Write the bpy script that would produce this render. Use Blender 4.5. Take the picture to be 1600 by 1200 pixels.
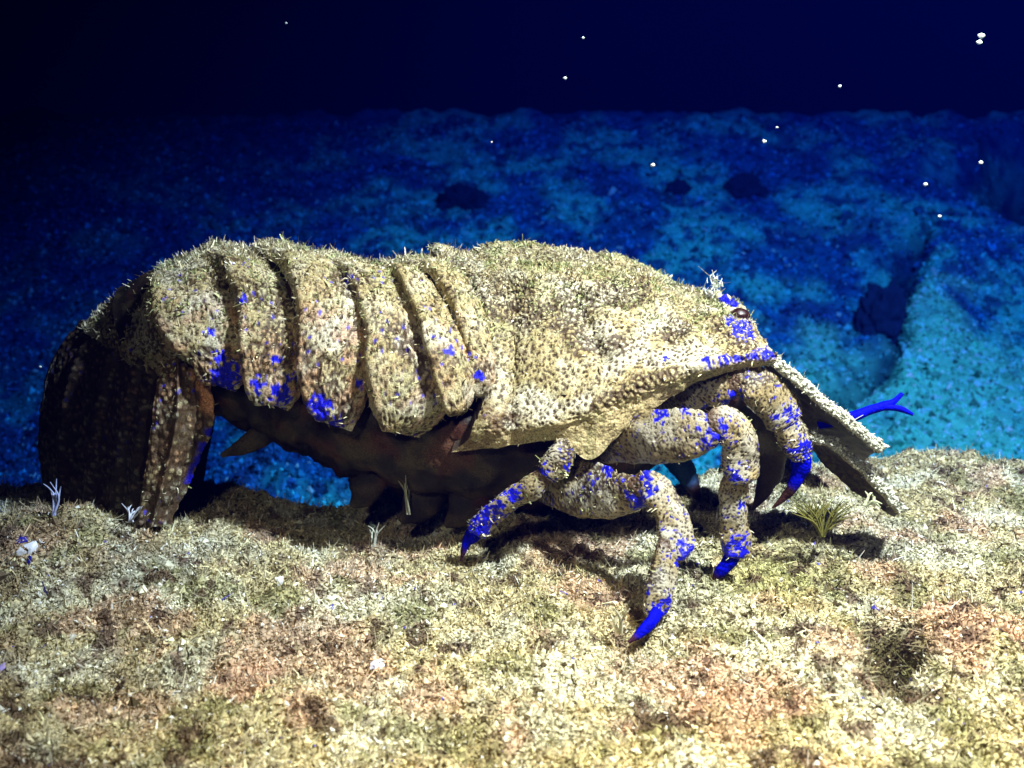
import bpy, math
import numpy as np
from mathutils import Vector

for o in list(bpy.data.objects): bpy.data.objects.remove(o)
S = bpy.context.scene
S.unit_settings.scale_length = 0.03          # one unit = 3 cm: the lobster is about 40 cm long
R = math.radians
D = 15.6                                     # camera distance to the plane y = 0

# ------------------------------------------------------------------ camera
cam = bpy.data.cameras.new('camera'); co = bpy.data.objects.new('camera', cam)
S.collection.objects.link(co); S.camera = co
co.location = (0, -D, 0); co.rotation_euler = (R(90), 0, 0)
cam.sensor_width = 36; cam.lens = 35.1; cam.clip_start = 0.1; cam.clip_end = 500
cam.dof.use_dof = True; cam.dof.focus_distance = 15.2; cam.dof.aperture_fstop = 0.4

# ------------------------------------------------------------------ world: night water
W = bpy.data.worlds.new('World'); S.world = W; W.use_nodes = True
bg = W.node_tree.nodes['Background']
bg.inputs['Color'].default_value = (0.0, 0.01, 1, 1); bg.inputs['Strength'].default_value = 0.018

# ------------------------------------------------------------------ the diver's torch (the only light at night)
sd = bpy.data.lights.new('torch_and_fill', 'SPOT'); so = bpy.data.objects.new('torch_and_fill', sd)
S.collection.objects.link(so)
so.location = (10.5, -11.0, 16.0)
so.rotation_euler = (Vector((11.0, 10.5, -5.0)) - Vector(so.location)).to_track_quat('-Z', 'Y').to_euler()
sd.energy = 830000; sd.color = (1.0, 0.475, 0.14); sd.shadow_soft_size = 0.8
sd.spot_size = R(112); sd.spot_blend = 0.6
# weak fill lamp beside the camera, added to lift shadows under the body
fd = bpy.data.lights.new('torch_and_fill', 'SPOT'); fo = bpy.data.objects.new('torch_and_fill', fd)
S.collection.objects.link(fo); fo.location = (-3.5, -15.0, 4.5)
fo.rotation_euler = (Vector((1.0, 0, -2.0)) - Vector(fo.location)).to_track_quat('-Z', 'Y').to_euler()
fd.energy = 17000; fd.color = (1.0, 0.46, 0.12); fd.shadow_soft_size = 0.5; fd.spot_size = R(70); fd.spot_blend = 0.9
S.view_settings.view_transform = 'Standard'; S.view_settings.look = 'None'
S.view_settings.exposure = 0; S.view_settings.gamma = 1

rng = np.random.default_rng(7)

# ------------------------------------------------------------------ noise
_perm = rng.permutation(512)
_grad = rng.normal(size=(512, 3)); _grad /= np.linalg.norm(_grad, axis=1)[:, None]
def _h(i, j, k):
    return _perm[(_perm[(_perm[i & 511] + j) & 511] + k) & 511]
def perlin(p):
    sh = p.shape[:-1]; p = p.reshape(-1, 3)
    i = np.floor(p).astype(np.int64); f = p - i
    u = f*f*f*(f*(f*6-15)+10); out = 0
    for dx in (0, 1):
        wx = u[:, 0] if dx else 1-u[:, 0]
        for dy in (0, 1):
            wy = u[:, 1] if dy else 1-u[:, 1]
            for dz in (0, 1):
                wz = u[:, 2] if dz else 1-u[:, 2]
                g = _grad[_h(i[:, 0]+dx, i[:, 1]+dy, i[:, 2]+dz)]
                out = out + wx*wy*wz*((f[:, 0]-dx)*g[:, 0]+(f[:, 1]-dy)*g[:, 1]+(f[:, 2]-dz)*g[:, 2])
    return (out*1.5).reshape(sh)
def fbm(p, scale, octv=4, gain=0.5, off=0.0):
    a = 1; s = 0
    for k in range(octv):
        s = s + a*perlin(p*scale + off + 17.3*k); scale *= 2.03; a *= gain
    return s
def worley(p, scale, off=0.0):
    sh = p.shape[:-1]; p = p.reshape(-1, 3)*scale + off
    i = np.floor(p).astype(np.int64); best = np.full(len(p), 9.0)
    for dx in (-1, 0, 1):
        for dy in (-1, 0, 1):
            for dz in (-1, 0, 1):
                c = i + (dx, dy, dz); h = _h(c[:, 0], c[:, 1], c[:, 2])
                q = c + (_grad[h]*0.4 + 0.5)
                best = np.minimum(best, ((p-q)**2).sum(1))
    return np.sqrt(best).reshape(sh)
def ss(a, b, x):
    t = np.clip((x-a)/(b-a), 0, 1); return t*t*(3-2*t)
def mix(a, b, t):
    t = np.asarray(t)[..., None]; return np.asarray(a)*(1-t) + np.asarray(b)*t

# ------------------------------------------------------------------ mesh tools
def pt(px, py, y):                            # a photo position at depth y as a point in the world
    k = (D+np.asarray(y, float))/D/100
    return np.stack(np.broadcast_arrays((np.asarray(px, float)-800)*k, np.asarray(y, float), (600-np.asarray(py, float))*k), -1)
def topx(P):
    k = (D+P[..., 1])/D/100
    return 800+P[..., 0]/k, 600-P[..., 2]/k
def catmull(c, n, u=None):                    # c: (k, ...) control points -> (n, ...)
    c = np.asarray(c, float); k = len(c)
    e = np.concatenate([[2*c[0]-c[1]], c, [2*c[-1]-c[-2]]])
    t = (np.linspace(0, 1, n) if u is None else np.asarray(u))*(k-1)
    i = np.minimum(t.astype(int), k-2); f = (t-i).reshape((-1,)+(1,)*(c.ndim-1))
    a, b, d, g = e[i], e[i+1], e[i+2], e[i+3]
    return 0.5*(2*b + (d-a)*f + (2*a-5*b+4*d-g)*f*f + (3*b-a-3*d+g)*f**3)
def gnorm(P):
    n = np.cross(np.gradient(P, axis=0), np.gradient(P, axis=1))
    return n/(np.linalg.norm(n, axis=-1)[..., None]+1e-9)
class MB:
    def __init__(s): s.v = []; s.c = []; s.q = []; s.t = []; s.n = 0
    def add(s, v, c, q=None, t=None):
        v = np.asarray(v, float).reshape(-1, 3); c = np.broadcast_to(np.asarray(c, float), v.shape)
        s.v.append(v); s.c.append(c)
        if q is not None and len(q): s.q.append(np.asarray(q).reshape(-1, 4)+s.n)
        if t is not None and len(t): s.t.append(np.asarray(t).reshape(-1, 3)+s.n)
        s.n += len(v)
    def grid(s, P, c, wrap=False, flip=False):
        a, b = P.shape[:2]; I = np.arange(a*b).reshape(a, b)
        if wrap: I = np.concatenate([I, I[:, :1]], 1)
        q = np.stack([I[:-1, :-1], I[1:, :-1], I[1:, 1:], I[:-1, 1:]], -1).reshape(-1, 4)
        if flip: q = q[:, ::-1]
        s.add(P, np.broadcast_to(c, P.shape).reshape(-1, 3), q)
    def shell(s, P, c, th, N=None):           # a plate with real thickness
        N = gnorm(P) if N is None else N
        Q = P - N*th
        s.grid(P, c, flip=False); s.grid(Q, c, flip=True)
        for a, b, ca in ((P[0], Q[0], c[0]), (Q[-1], P[-1], c[-1]), (Q[:, 0], P[:, 0], c[:, 0]), (P[:, -1], Q[:, -1], c[:, -1])):
            s.grid(np.stack([a, b]), np.stack([ca, ca]))
    def build(s, name, m, parent=None, smooth=True):
        v = np.concatenate(s.v).astype(np.float32); c = np.concatenate(s.c).astype(np.float32)
        q = np.concatenate(s.q) if s.q else np.zeros((0, 4), int)
        t = np.concatenate(s.t) if s.t else np.zeros((0, 3), int)
        me = bpy.data.meshes.new(name); me.vertices.add(len(v)); me.vertices.foreach_set('co', v.ravel())
        L = np.concatenate([q.ravel(), t.ravel()]).astype(np.int32)
        me.loops.add(len(L)); me.loops.foreach_set('vertex_index', L)
        me.polygons.add(len(q)+len(t))
        st = np.concatenate([np.arange(len(q))*4, len(q)*4+np.arange(len(t))*3]).astype(np.int32)
        me.polygons.foreach_set('loop_start', st)
        me.polygons.foreach_set('use_smooth', np.full(len(q)+len(t), smooth))
        me.update(calc_edges=True); me.validate()
        A = me.color_attributes.new('pigment', 'FLOAT_COLOR', 'POINT')
        A.data.foreach_set('color', np.concatenate([np.clip(c, 0, 1), np.ones((len(c), 1), np.float32)], 1).astype(np.float32).ravel())
        me.materials.append(m)
        o = bpy.data.objects.new(name, me); S.collection.objects.link(o)
        if parent: o.parent = parent
        return o
def blades(mb, base, nrm, col, length, width, wild=0.6, drift=(0, 0, 0)):
    """short bent hairs or fronds, two segments each, rooted at base"""
    n = len(base)
    d = nrm + rng.normal(size=(n, 3))*wild + np.asarray(drift); d /= np.linalg.norm(d, axis=1)[:, None]
    side = np.cross(d, rng.normal(size=(n, 3))); side /= np.linalg.norm(side, axis=1)[:, None]+1e-9
    bend = rng.normal(size=(n, 3))*0.55
    L = (length*np.exp(rng.normal(size=n)*0.3))[:, None]; w = (width*np.exp(rng.normal(size=n)*0.3))[:, None]
    a = base - d*L*0.15; m = base + d*L*0.5; e = base + (d+bend)*L
    V = np.stack([a-side*w*.5, a+side*w*.5, m+side*w*.5, m-side*w*.5, e+side*w*.22, e-side*w*.22], 1)
    I = (np.arange(n)*6)[:, None]
    q = np.concatenate([I+[0, 1, 2, 3], I+[3, 2, 4, 5]])
    mb.add(V, np.repeat(col, 6, 0), q)
def crumbs(mb, base, col, size):
    n = len(base); r = (size*np.exp(rng.normal(size=n)*0.4))[:, None, None]
    o = np.array([[1, 0, 0], [0, 1, 0], [-1, 0, 0], [0, -1, 0], [0, 0, 1.], [0, 0, -1.]])
    V = base[:, None] + (o+rng.normal(size=(n, 6, 3))*0.28)*r
    I = (np.arange(n)*6)[:, None]
    t = np.concatenate([I+k for k in ([0, 1, 4], [1, 2, 4], [2, 3, 4], [3, 0, 4], [1, 0, 5], [2, 1, 5], [3, 2, 5], [0, 3, 5])])
    mb.add(V, np.repeat(col, 6, 0), t=t)

# ------------------------------------------------------------------ materials
def mat(name, rough=0.7, spec=0.3, nscale=30, contrast=0.5, bump=0.3, bdist=0.02, gain=1.0):
    m = bpy.data.materials.new(name); m.use_nodes = True; nt = m.node_tree; N = nt.nodes; L = nt.links
    b = N['Principled BSDF']; b.inputs['Roughness'].default_value = rough; b.inputs['Specular IOR Level'].default_value = spec
    a = N.new('ShaderNodeVertexColor'); a.layer_name = 'pigment'
    tc = N.new('ShaderNodeTexCoord')
    no = N.new('ShaderNodeTexNoise'); no.inputs['Scale'].default_value = nscale; no.inputs['Detail'].default_value = 5
    L.new(tc.outputs['Object'], no.inputs['Vector'])
    mr = N.new('ShaderNodeMapRange'); mr.inputs['From Min'].default_value = 0.3; mr.inputs['From Max'].default_value = 0.7
    mr.inputs['To Min'].default_value = gain*(1-contrast); mr.inputs['To Max'].default_value = gain*(1+contrast)
    L.new(no.outputs['Fac'], mr.inputs['Value'])
    mu = N.new('ShaderNodeVectorMath'); mu.operation = 'SCALE'
    L.new(a.outputs['Color'], mu.inputs[0]); L.new(mr.outputs['Result'], mu.inputs['Scale'])
    L.new(mu.outputs['Vector'], b.inputs['Base Color'])
    bp = N.new('ShaderNodeBump'); bp.inputs['Strength'].default_value = bump; bp.inputs['Distance'].default_value = bdist
    L.new(no.outputs['Fac'], bp.inputs['Height']); L.new(bp.outputs['Normal'], b.inputs['Normal'])
    return m
M_shell = mat('shell', 0.55, 0.35, 38, 0.6, 0.5, 0.03)
M_leg = mat('leg_shell', 0.5, 0.4, 40, 0.35, 0.4, 0.02)
M_blue = mat('blue_chitin', 0.7, 0.05, 22, 0.45, 0.6, 0.04)
M_eye = mat('eye', 0.35, 0.4, 60, 0.4, 0.2, 0.01)
M_rock = mat('ledge_rock', 0.85, 0.15, 22, 0.5, 0.6, 0.04)
M_turf = mat('turf', 0.8, 0.15, 15, 0.3, 0.0, 0.01)
M_slope = mat('slope_rock', 0.9, 0.1, 2.2, 0.3, 0.3, 0.1)
M_speck = mat('speck', 0.4, 0.5, 20, 0.2, 0.0, 0.01)

def tag(o, label=None, cat=None, group=None, kind=None):
    if label: o['label'] = label
    if cat: o['category'] = cat
    if group: o['group'] = group
    if kind: o['kind'] = kind
    return o
def empty(name, loc):
    o = bpy.data.objects.new(name, None); S.collection.objects.link(o); o.location = loc; o.empty_display_size = 0.3
    return o

# ================================================================== SETTING
# ---- the ledge the lobster stands on
def edge_y(x):
    return 3.0 + 1.3*ss(2, 6.5, x) - 0.5*np.exp(-((x+3)/1.6)**2) + 0.2*np.sin(x*1.7)
def ground_z(x, y):
    z = -2.78 + 0.27*y
    z = z + 0.62*np.exp(-((x+6.6)/2.3)**2-((y+0.2)/1.6)**2)
    z = z - 0.15*np.exp(-((x+2.6)/1.5)**2-((y-1.5)/1.5)**2)
    z = z + 0.15*ss(3, 7, x)*ss(0, 4, y)
    z = z + 0.34*np.exp(-((x-6.0)/0.9)**2-((y+2.5)/0.8)**2) - 0.75*np.exp(-((x-4.85-0.25*np.sin(y*2.1))/0.33)**2-((y+2.5)/0.95)**2) + 0.22*np.exp(-((x-4.1)/0.5)**2-((y+2.6)/0.8)**2)
    z = z - 0.32*np.exp(-((x-1.6)/0.6)**2-((y+2.2)/0.7)**2) - 0.12*np.exp(-((x-3.0)/0.5)**2-((y+1.0)/0.6)**2)
    p = np.stack([x, y, 0*x], -1)
    z = z + 0.22*fbm(p, 0.45, 2) + 0.13*fbm(p, 1.5, 2, off=5) + 0.10*fbm(p, 4.0, 3, off=9)
    return z
def ground_full(x, y):
    z = ground_z(x, y); e = edge_y(x) + 0.15*perlin(np.stack([x*2, 0*x, 0*x+3], -1))
    d = np.maximum(y-e, 0)
    return z - 1.7*d**1.5 - 0.9*d
gx = np.linspace(-15, 15, 800); gy = np.linspace(-9.5, 7.5, 440)
X, Y = np.meshgrid(gx, gy, indexing='ij')
Z = ground_full(X, Y)
P = np.stack([X, Y, Z], -1)
P[..., 2] += 0.05*(1-worley(P*np.array([1, 1, 0.5]), 5.0)) + 0.03*fbm(P, 13, 2)
def ground_col(p):
    q = p*np.array([1, 1, 0.6])
    tan = np.array([0.55, 0.47, 0.25]); pale = np.array([0.70, 0.65, 0.44]); pink = np.array([0.55, 0.35, 0.22])
    olive = np.array([0.23, 0.22, 0.08]); dark = np.array([0.10, 0.055, 0.035]); grey = np.array([0.46, 0.45, 0.32])
    c = mix(tan, pale, ss(-0.1, 0.5, fbm(q, 0.8, 3, off=31)))
    c = mix(c, grey, 0.7*ss(0.05, 0.5, fbm(q, 0.6, 3, off=71)))
    c = mix(c, pink, 0.65*ss(0.12, 0.5, fbm(q, 0.75, 3, off=51)))
    c = mix(c, np.array([0.26, 0.17, 0.07]), 0.6*ss(-2.5, -6.5, p[..., 0])*ss(-0.1, 0.35, fbm(q, 1.3, 3, off=19)))
    nn = 0.5*fbm(q, 1.4, 3, off=33)
    for (a, b, ra, rb) in ((5.9, -2.5, .95, .8), (4.0, -1.3, .7, .55), (2.6, -3.6, .8, .7), (-3.4, -3.2, .8, .6)):
        g = ss(0.25, 0.75, np.exp(-((p[..., 0]-a)/ra)**2-((p[..., 1]-b)/rb)**2)+nn); c = mix(c, pink*1.05, 0.85*g)
    g = ss(0.2, 0.6, np.exp(-((p[..., 0]-4.85-0.25*np.sin(p[..., 1]*2.1))/0.48)**2-((p[..., 1]+2.5)/1.15)**2)+nn*0.6); c = mix(c, np.array([0.09, 0.07, 0.025]), 0.94*g)  # the crevice's shade put into the ground colour
    g = np.exp(-((p[..., 0]-3.9)/0.9)**2-((p[..., 1]+0.6)/1.0)**2); c = mix(c, np.array([0.36, 0.36, 0.12]), 0.7*np.clip(g*1.3, 0, 1))
    c = mix(c, olive, 0.7*ss(0.2, 0.5, fbm(q, 1.1, 3, off=91)))
    c = mix(c, dark, 0.85*ss(0.25, 0.55, fbm(q, 2.3, 3, off=11)))
    return c
mb = MB(); gc = ground_col(P)
gc = mix(gc, np.array([0.10, 0.07, 0.04]), 0.8*ss(0.45, 0.75, worley(P, 7.0)))
mb.grid(P, gc, flip=False)
ground = mb.build('ground', M_rock); tag(ground, kind='structure')

# ---- turf, one mass of tiny fronds and crumbs
def gnormal(x, y):
    e = 0.05
    n = np.stack([-(ground_z(x+e, y)-ground_z(x-e, y))/(2*e), -(ground_z(x, y+e)-ground_z(x, y-e))/(2*e), 1+0*x], -1)
    return n/np.linalg.norm(n, axis=1)[:, None]
mb = MB()
def turf(n, L, w, crumb=False, xr=(-10, 10), yr=(-6.8, 5.2), bright=1.0, dens=0.0):
    x = rng.uniform(*xr, n); y = rng.uniform(*yr, n)
    k = (np.abs(x) < 8.6*(D+y)/D+0.8) & (y < edge_y(x)+0.3)
    if dens: k &= fbm(np.stack([x, y, 0*x], -1), 1.6, 2, off=44) > dens*rng.uniform(-1, 1, n)
    x, y = x[k], y[k]; b = np.stack([x, y, ground_full(x, y)+0.04], -1)
    c = ground_col(b)*np.exp(rng.normal(size=len(x))*0.36)[:, None]*bright
    r = rng.uniform(size=len(x))
    c[r < 0.03] = (0.85, 0.83, 0.7); c[(r > 0.05) & (r < 0.0515)] = (0.08, 0.07, 0.4); c[(r > 0.94)] = (0.07, 0.05, 0.02)
    if crumb: crumbs(mb, b, c, w)
    else: blades(mb, b, gnormal(x, y), c, L, w, 1.1)
turf(150000, 0.055, 0.020)
turf(50000, 0.10, 0.016, dens=0.5)
turf(210000, 0, 0.019, crumb=True)
turf(6000, 0, 0.034, crumb=True, dens=0.5)
o = mb.build('turf', M_turf, smooth=False)
tag(o, 'short tan, olive and pinkish algal turf covering the rock ledge', 'algae', kind='stuff')

# ---- the slope behind
sx = np.linspace(-45, 45, 560); sy = np.linspace(4, 44, 420)
X, Y = np.meshgrid(sx, sy, indexing='ij')
def wedge(X, Y):                              # a hollow at the far right; slope_col paints its shade
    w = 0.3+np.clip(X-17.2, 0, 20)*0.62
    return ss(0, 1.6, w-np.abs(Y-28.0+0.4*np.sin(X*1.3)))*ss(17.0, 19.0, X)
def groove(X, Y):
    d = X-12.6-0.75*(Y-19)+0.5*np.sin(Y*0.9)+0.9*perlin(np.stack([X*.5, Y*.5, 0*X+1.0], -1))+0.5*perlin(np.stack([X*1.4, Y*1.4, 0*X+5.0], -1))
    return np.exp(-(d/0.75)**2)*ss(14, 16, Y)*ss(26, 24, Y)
def slope_z(X, Y):
    z = -9.5 + 0.80*(Y-5)
    cr = 33.6
    d = np.maximum(Y-cr, 0); z = z - 1.8*d
    p = np.stack([X, Y, 0*X], -1)
    z = z + 0.9*fbm(p, 0.13, 2, off=3)*ss(33, 22, Y) + 0.35*fbm(p, 0.5, 3, off=8) + 0.12*fbm(p, 1.6, 3)
    # hollow and ridge at the far right
    z = z - 5.0*wedge(X, Y)
    z = z + 1.1*np.exp(-((X-14.3-0.75*(Y-19))/1.6)**2-((Y-20)/4.5)**2)
    z = z - 1.4*groove(X, Y)
    return z
P = np.stack([X, Y, slope_z(X, Y)], -1)
def slope_col(p):
    c = mix(np.array([0.006, 0.17, 0.38]), np.array([0.05, 0.74, 0.58]), ss(-0.3, 0.45, fbm(p, 0.33, 4, off=20)))  # the water's blue-green tint put into the rock colour
    c = mix(c, np.array([0.02, 0.10, 0.25]), 0.8*ss(0.1, 0.5, fbm(p, 0.35, 4, off=60)))
    c = mix(c, np.array([0.01, 0.05, 0.20]), 0.85*ss(0.15, 0.4, fbm(p, 1.5, 3, off=80)))
    c = mix(c, np.array([0.14, 0.90, 0.55]), 0.85*ss(0.25, 0.8, np.exp(-((p[..., 0]-13.5)/6)**2-((p[..., 1]-16)/5.5)**2)+0.45*fbm(p, 0.6, 3, off=15)))  # stronger torchlight at the lower right painted as bright teal
    c = mix(c, np.array([0.006, 0.06, 0.20]), 0.75*ss(2, -14, p[..., 0]+3*fbm(p, 0.3, 2, off=18)))  # left side darkened to carry the fading torchlight
    k = np.clip(0.95*wedge(p[..., 0], p[..., 1])+0.8*groove(p[..., 0], p[..., 1]), 0, 0.97)  # shade of the hollow and the groove painted in
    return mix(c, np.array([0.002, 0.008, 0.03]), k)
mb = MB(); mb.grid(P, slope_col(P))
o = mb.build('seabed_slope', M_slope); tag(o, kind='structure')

# ---- growth on the slope: one mass of pebbles and tufts
mb = MB(); n = 110000
Yp = rng.uniform(8, 33, n); Xp = rng.uniform(-1, 1, n)*(8.6*(D+Yp)/D)
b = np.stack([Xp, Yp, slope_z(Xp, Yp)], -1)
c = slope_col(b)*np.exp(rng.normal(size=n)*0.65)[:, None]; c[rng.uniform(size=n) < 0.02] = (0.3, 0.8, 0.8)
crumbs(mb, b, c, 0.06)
o = mb.build('rubble', M_turf, smooth=False)
tag(o, 'blue green rubble and growth scattered over the slope behind', 'rubble', kind='stuff')

# ================================================================== THE LOBSTER
YM = 1.8
lob = empty('slipper_lobster', tuple(pt(800, 860, 0.6)))
tag(lob, 'large slipper lobster with fuzzy tan armour and blue leg tips standing on the turfy ledge', 'lobster')
def rel(o):                                    # keep world position under the parent empty
    o.matrix_parent_inverse = lob.matrix_world.inverted(); return o
bpy.context.view_layer.update()
def child(mb, name, m, parent=None, smooth=True):
    o = mb.build(name, m, None, smooth)
    if parent is None: o.parent = lob; o.location = -np.array(lob.location)
    else: o.parent = parent
    return o

TAN = np.array([0.36, 0.29, 0.135]); PALE = np.array([0.47, 0.41, 0.24]); BRN = np.array([0.06, 0.034, 0.014])
OLV = np.array([0.24, 0.25, 0.10]); RED = np.array([0.42, 0.20, 0.11]); BLU = np.array([0.0015, 0.003, 0.62]); GRY = np.array([0.55, 0.53, 0.42])
BLUES = [(352, 588, 24), (345, 560, 12), (437, 618, 22), (402, 602, 13), (455, 590, 9), (500, 636, 18), (524, 660, 12), (546, 438, 8),
         (1198, 560, 14), (1178, 563, 12), (1155, 565, 9), (1132, 566, 10), (1105, 570, 9), (1040, 562, 6), (1138, 470, 14), (1150, 482, 8),
         (1140, 502, 8), (1158, 516, 15), (1172, 528, 9), (700, 548, 8), (748, 585, 8), (380, 470, 7), (560, 600, 8), (430, 560, 7), (330, 520, 7)]
def tubers(P, sc):
    w = P + 0.05*np.stack([perlin(P*4), perlin(P*4+9), perlin(P*4+20)], -1)
    f = worley(w, sc)
    pit = np.clip(0.72-f, 0, 1); wart = np.clip(f-0.10, 0, 1)
    k = ss(-0.25, 0.05, perlin(P*1.3+4))
    return np.clip(pit*k + wart*(1-k) + 0.16*perlin(P*sc*1.6), 0, 1)
def shell_col(P, red=0.0, tub=None, olive=0.0):
    u, v = topx(P)
    t = worley(P, 11.0) if tub is None else tub
    c = mix(TAN, PALE, ss(-0.2, 0.5, fbm(P, 2.2, 3, off=4)))
    c = mix(c, OLV, (0.35+0.35*olive)*ss(-0.05, 0.45, fbm(P, 1.6, 3, off=40)))
    c = mix(c, GRY, 0.6*ss(0.0, 0.4, fbm(P, 1.3, 2, off=60)))
    if np.any(red): c = mix(c, RED, np.clip(red, 0, 1)*ss(-0.2, 0.4, fbm(P, 3.5, 3, off=21)))
    c = mix(c, BRN, 0.95*ss(0.27, 0.38, t))
    c = c*(1+0.35*perlin(P*9))[..., None]
    m = 0
    nz = fbm(P, 13, 3, off=77)*1.0
    for a, b, r in BLUES: m = np.maximum(m, 1-np.hypot(u-a, v-b)/r*0.75 + nz*0.6+(t-0.35)*0.8)
    c = mix(c, BLU, ss(0.25, 0.45, m))
    sp = worley(P, 6.5, 3.3)
    c = mix(c, BLU*0.8, 0.8*ss(0.24, 0.12, sp)*(u < 760)*(fbm(P, 1.1, 2, off=66) > -0.02))
    return c
def roughen(P, N, amp=0.035, sc=11.0, big=0.03):
    t = worley(P, sc)
    h = amp*(1-(t/0.75)**2).clip(-0.6, 1) + big*fbm(P, 3.0, 3, off=13)
    return P + N*h[..., None], t
def mirror(P): Q = P.copy(); Q[..., 1] = 2*YM - Q[..., 1]; return Q
def hairs(mb, P, N, n, L, w, colf, mask=None, drift=(0, 0, 0.1), wild=1.0):
    i = rng.integers(0, P.shape[0]-1, n); j = rng.integers(0, P.shape[1]-1, n)
    a = rng.uniform(size=(n, 1)); b = rng.uniform(size=(n, 1))
    p = (P[i, j]*(1-a)+P[i+1, j]*a)*(1-b) + (P[i, j+1]*(1-a)+P[i+1, j+1]*a)*b
    area = np.linalg.norm(np.cross(P[i+1, j]-P[i, j], P[i, j+1]-P[i, j]), axis=1)
    k = rng.uniform(size=n) < area/np.percentile(area, 90)
    if mask is not None: k &= mask(p) > rng.uniform(size=n)
    p = p[k]; nn = N[i, j][k]
    c = colf(p)*np.exp(rng.normal(size=len(p))*0.4)[:, None]
    blades(mb, p, nn, c, L, w, wild, drift)
def hair_col(p):
    c = mix(np.array([0.60, 0.55, 0.36]), np.array([0.24, 0.18, 0.08]), rng.uniform(size=len(p))**1.3)
    return mix(c, np.array([0.25, 0.30, 0.10]), 0.7*(fbm(p, 2.0, 2, off=40) > 0.15))

body = MB()
# ---- carapace: rows from the dorsal midline to the underside, columns from back to front
rows = [
 [(672,398),(735,388),(800,380),(880,390),(960,400),(1012,420),(1060,446),(1110,461),(1158,478)],
 [(735,450),(790,440),(850,433),(920,438),(985,450),(1035,470),(1080,485),(1128,490),(1176,508)],
 [(765,520),(815,510),(870,503),(935,501),(995,508),(1050,518),(1095,523),(1142,526),(1190,530)],
 [(774,598),(822,592),(880,576),(945,560),(1005,552),(1060,549),(1110,548),(1157,547),(1203,549)],
 [(752,662),(815,662),(885,648),(950,624),(1010,600),(1065,581),(1115,570),(1163,562),(1213,560)],
 [(728,690),(806,680),(880,668),(940,664),(1000,632),(1055,604),(1110,581),(1158,570),(1208,565)],
 [(706,706),(798,697),(872,688),(922,718),(975,672),(1030,632),(1095,594),(1150,578),(1202,570)]]
ys = [YM, 0.65, -0.05, -0.48, -0.80, -0.78, -0.70]
C = np.array([[pt(a, b, y+(0.28, 0.06, 0, 0, 0, 0, 0, 0.05, 0.12)[i]*(j > 1)) for i, (a, b) in enumerate(r)] for j, (r, y) in enumerate(zip(rows, ys))])
G = catmull(C, 250)                            # rows
G = np.swapaxes(catmull(np.swapaxes(G, 0, 1), 330), 0, 1)
G = np.swapaxes(G, 0, 1)                       # (along, across)
N = gnorm(G)
if N[160, 60, 1] > 0: N = -N
t_ = np.linspace(0, 1, 250)[None, :]*6; s_ = np.linspace(0, 1, 330)[:, None]
u, v = topx(G)
# relief: a keel at the lateral margin, a diagonal ridge on the cheek, cervical groove, rolled rear edge
h = 0.05*np.exp(-((t_-4)/0.25)**2)*(0.3+s_) + 0*u
def seg_d(a, b):
    a = np.array(a, float); b = np.array(b, float); d = b-a
    k = np.clip(((u-a[0])*d[0]+(v-a[1])*d[1])/(d@d), 0, 1)
    return np.hypot(u-a[0]-k*d[0], v-a[1]-k*d[1])
h += 0.13*np.exp(-(seg_d((1000, 452), (1080, 530))/15)**2) - 0.10*np.exp(-(seg_d((1040, 465), (1110, 525))/14)**2)
h += 0.10*np.exp(-(seg_d((1110, 500), (1170, 540))/13)**2)
h -= 0.12*np.exp(-(seg_d((905, 470), (940, 560))/14)**2)
h += 0.07*np.exp(-(seg_d((780, 440), (1000, 452))/18)**2)
h += 0.16*np.exp(-((s_-0.02)/0.035)**2)*ss(5.2, 4, t_)
h -= 0.05*np.exp(-((s_-0.10-0.03*np.sin(t_*1.5))/0.025)**2)
smooth = ss(4.15, 4.8, t_)                      # the flank under the margin is smoother
G1 = G + N*h[..., None]
N = gnorm(G1);  N = -N if N[160, 60, 1] > 0 else N
t = tubers(G1, 15.0)
disp = (0.05*(1-(t/0.7)**2).clip(-0.6, 1))*(1-0.75*smooth) + 0.035*fbm(G1, 3.0, 3, off=13)
G2 = G1 + N*disp[..., None]
pn = np.array([0.50, 0.40, 0.20]); pd = np.array([0.10, 0.06, 0.02])
cc = shell_col(G1, tub=t, olive=ss(1.6, 0.4, t_+0*s_))
st = worley(G1*np.array([0.5, 1, 1]), 15)
cc2 = mix(pn, pd, 0.85*ss(0.30, 0.15, st)); cc2 = mix(cc2, OLV, 0.35*ss(0, .4, fbm(G1, 3, 2, off=7)))
cc = mix(cc, cc2, ss(4.12, 4.35, t_)+0*s_)
cc = mix(cc, BRN*2.2, 0.75*ss(3.0, 4.0, t_)*ss(0.20, 0.02, s_)*ss(-.4, .3, fbm(G1, 5, 3, off=2)))
body.grid(G2, cc, flip=True)
body.grid(mirror(G2), cc)
hairs(body, G2, N, 30000, 0.042, 0.018, hair_col, lambda p: 0.06+0.75*ss(580, 410, topx(p)[1]))
hairs(body, G2[:, :60], N[:, :60], 7000, 0.055, 0.022, hair_col, lambda p: 0.2+ss(-0.1, 0.3, fbm(p, 2.5, 2, off=3)), wild=1.3)
# front and back closure
for col, sgn in ((0, 1), (-1, -1)):
    ring = np.concatenate([G2[col], mirror(G2[col])[::-1]]); cen = ring.mean(0) + (np.array([-0.1, 0, -0.1]) if col else 0)
    k = 10; F = np.stack([ring*(1-a)+cen*a for a in np.linspace(0, 1, k)])
    body.grid(F, BRN*0.8+0.02, wrap=True, flip=(col == 0))
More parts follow.
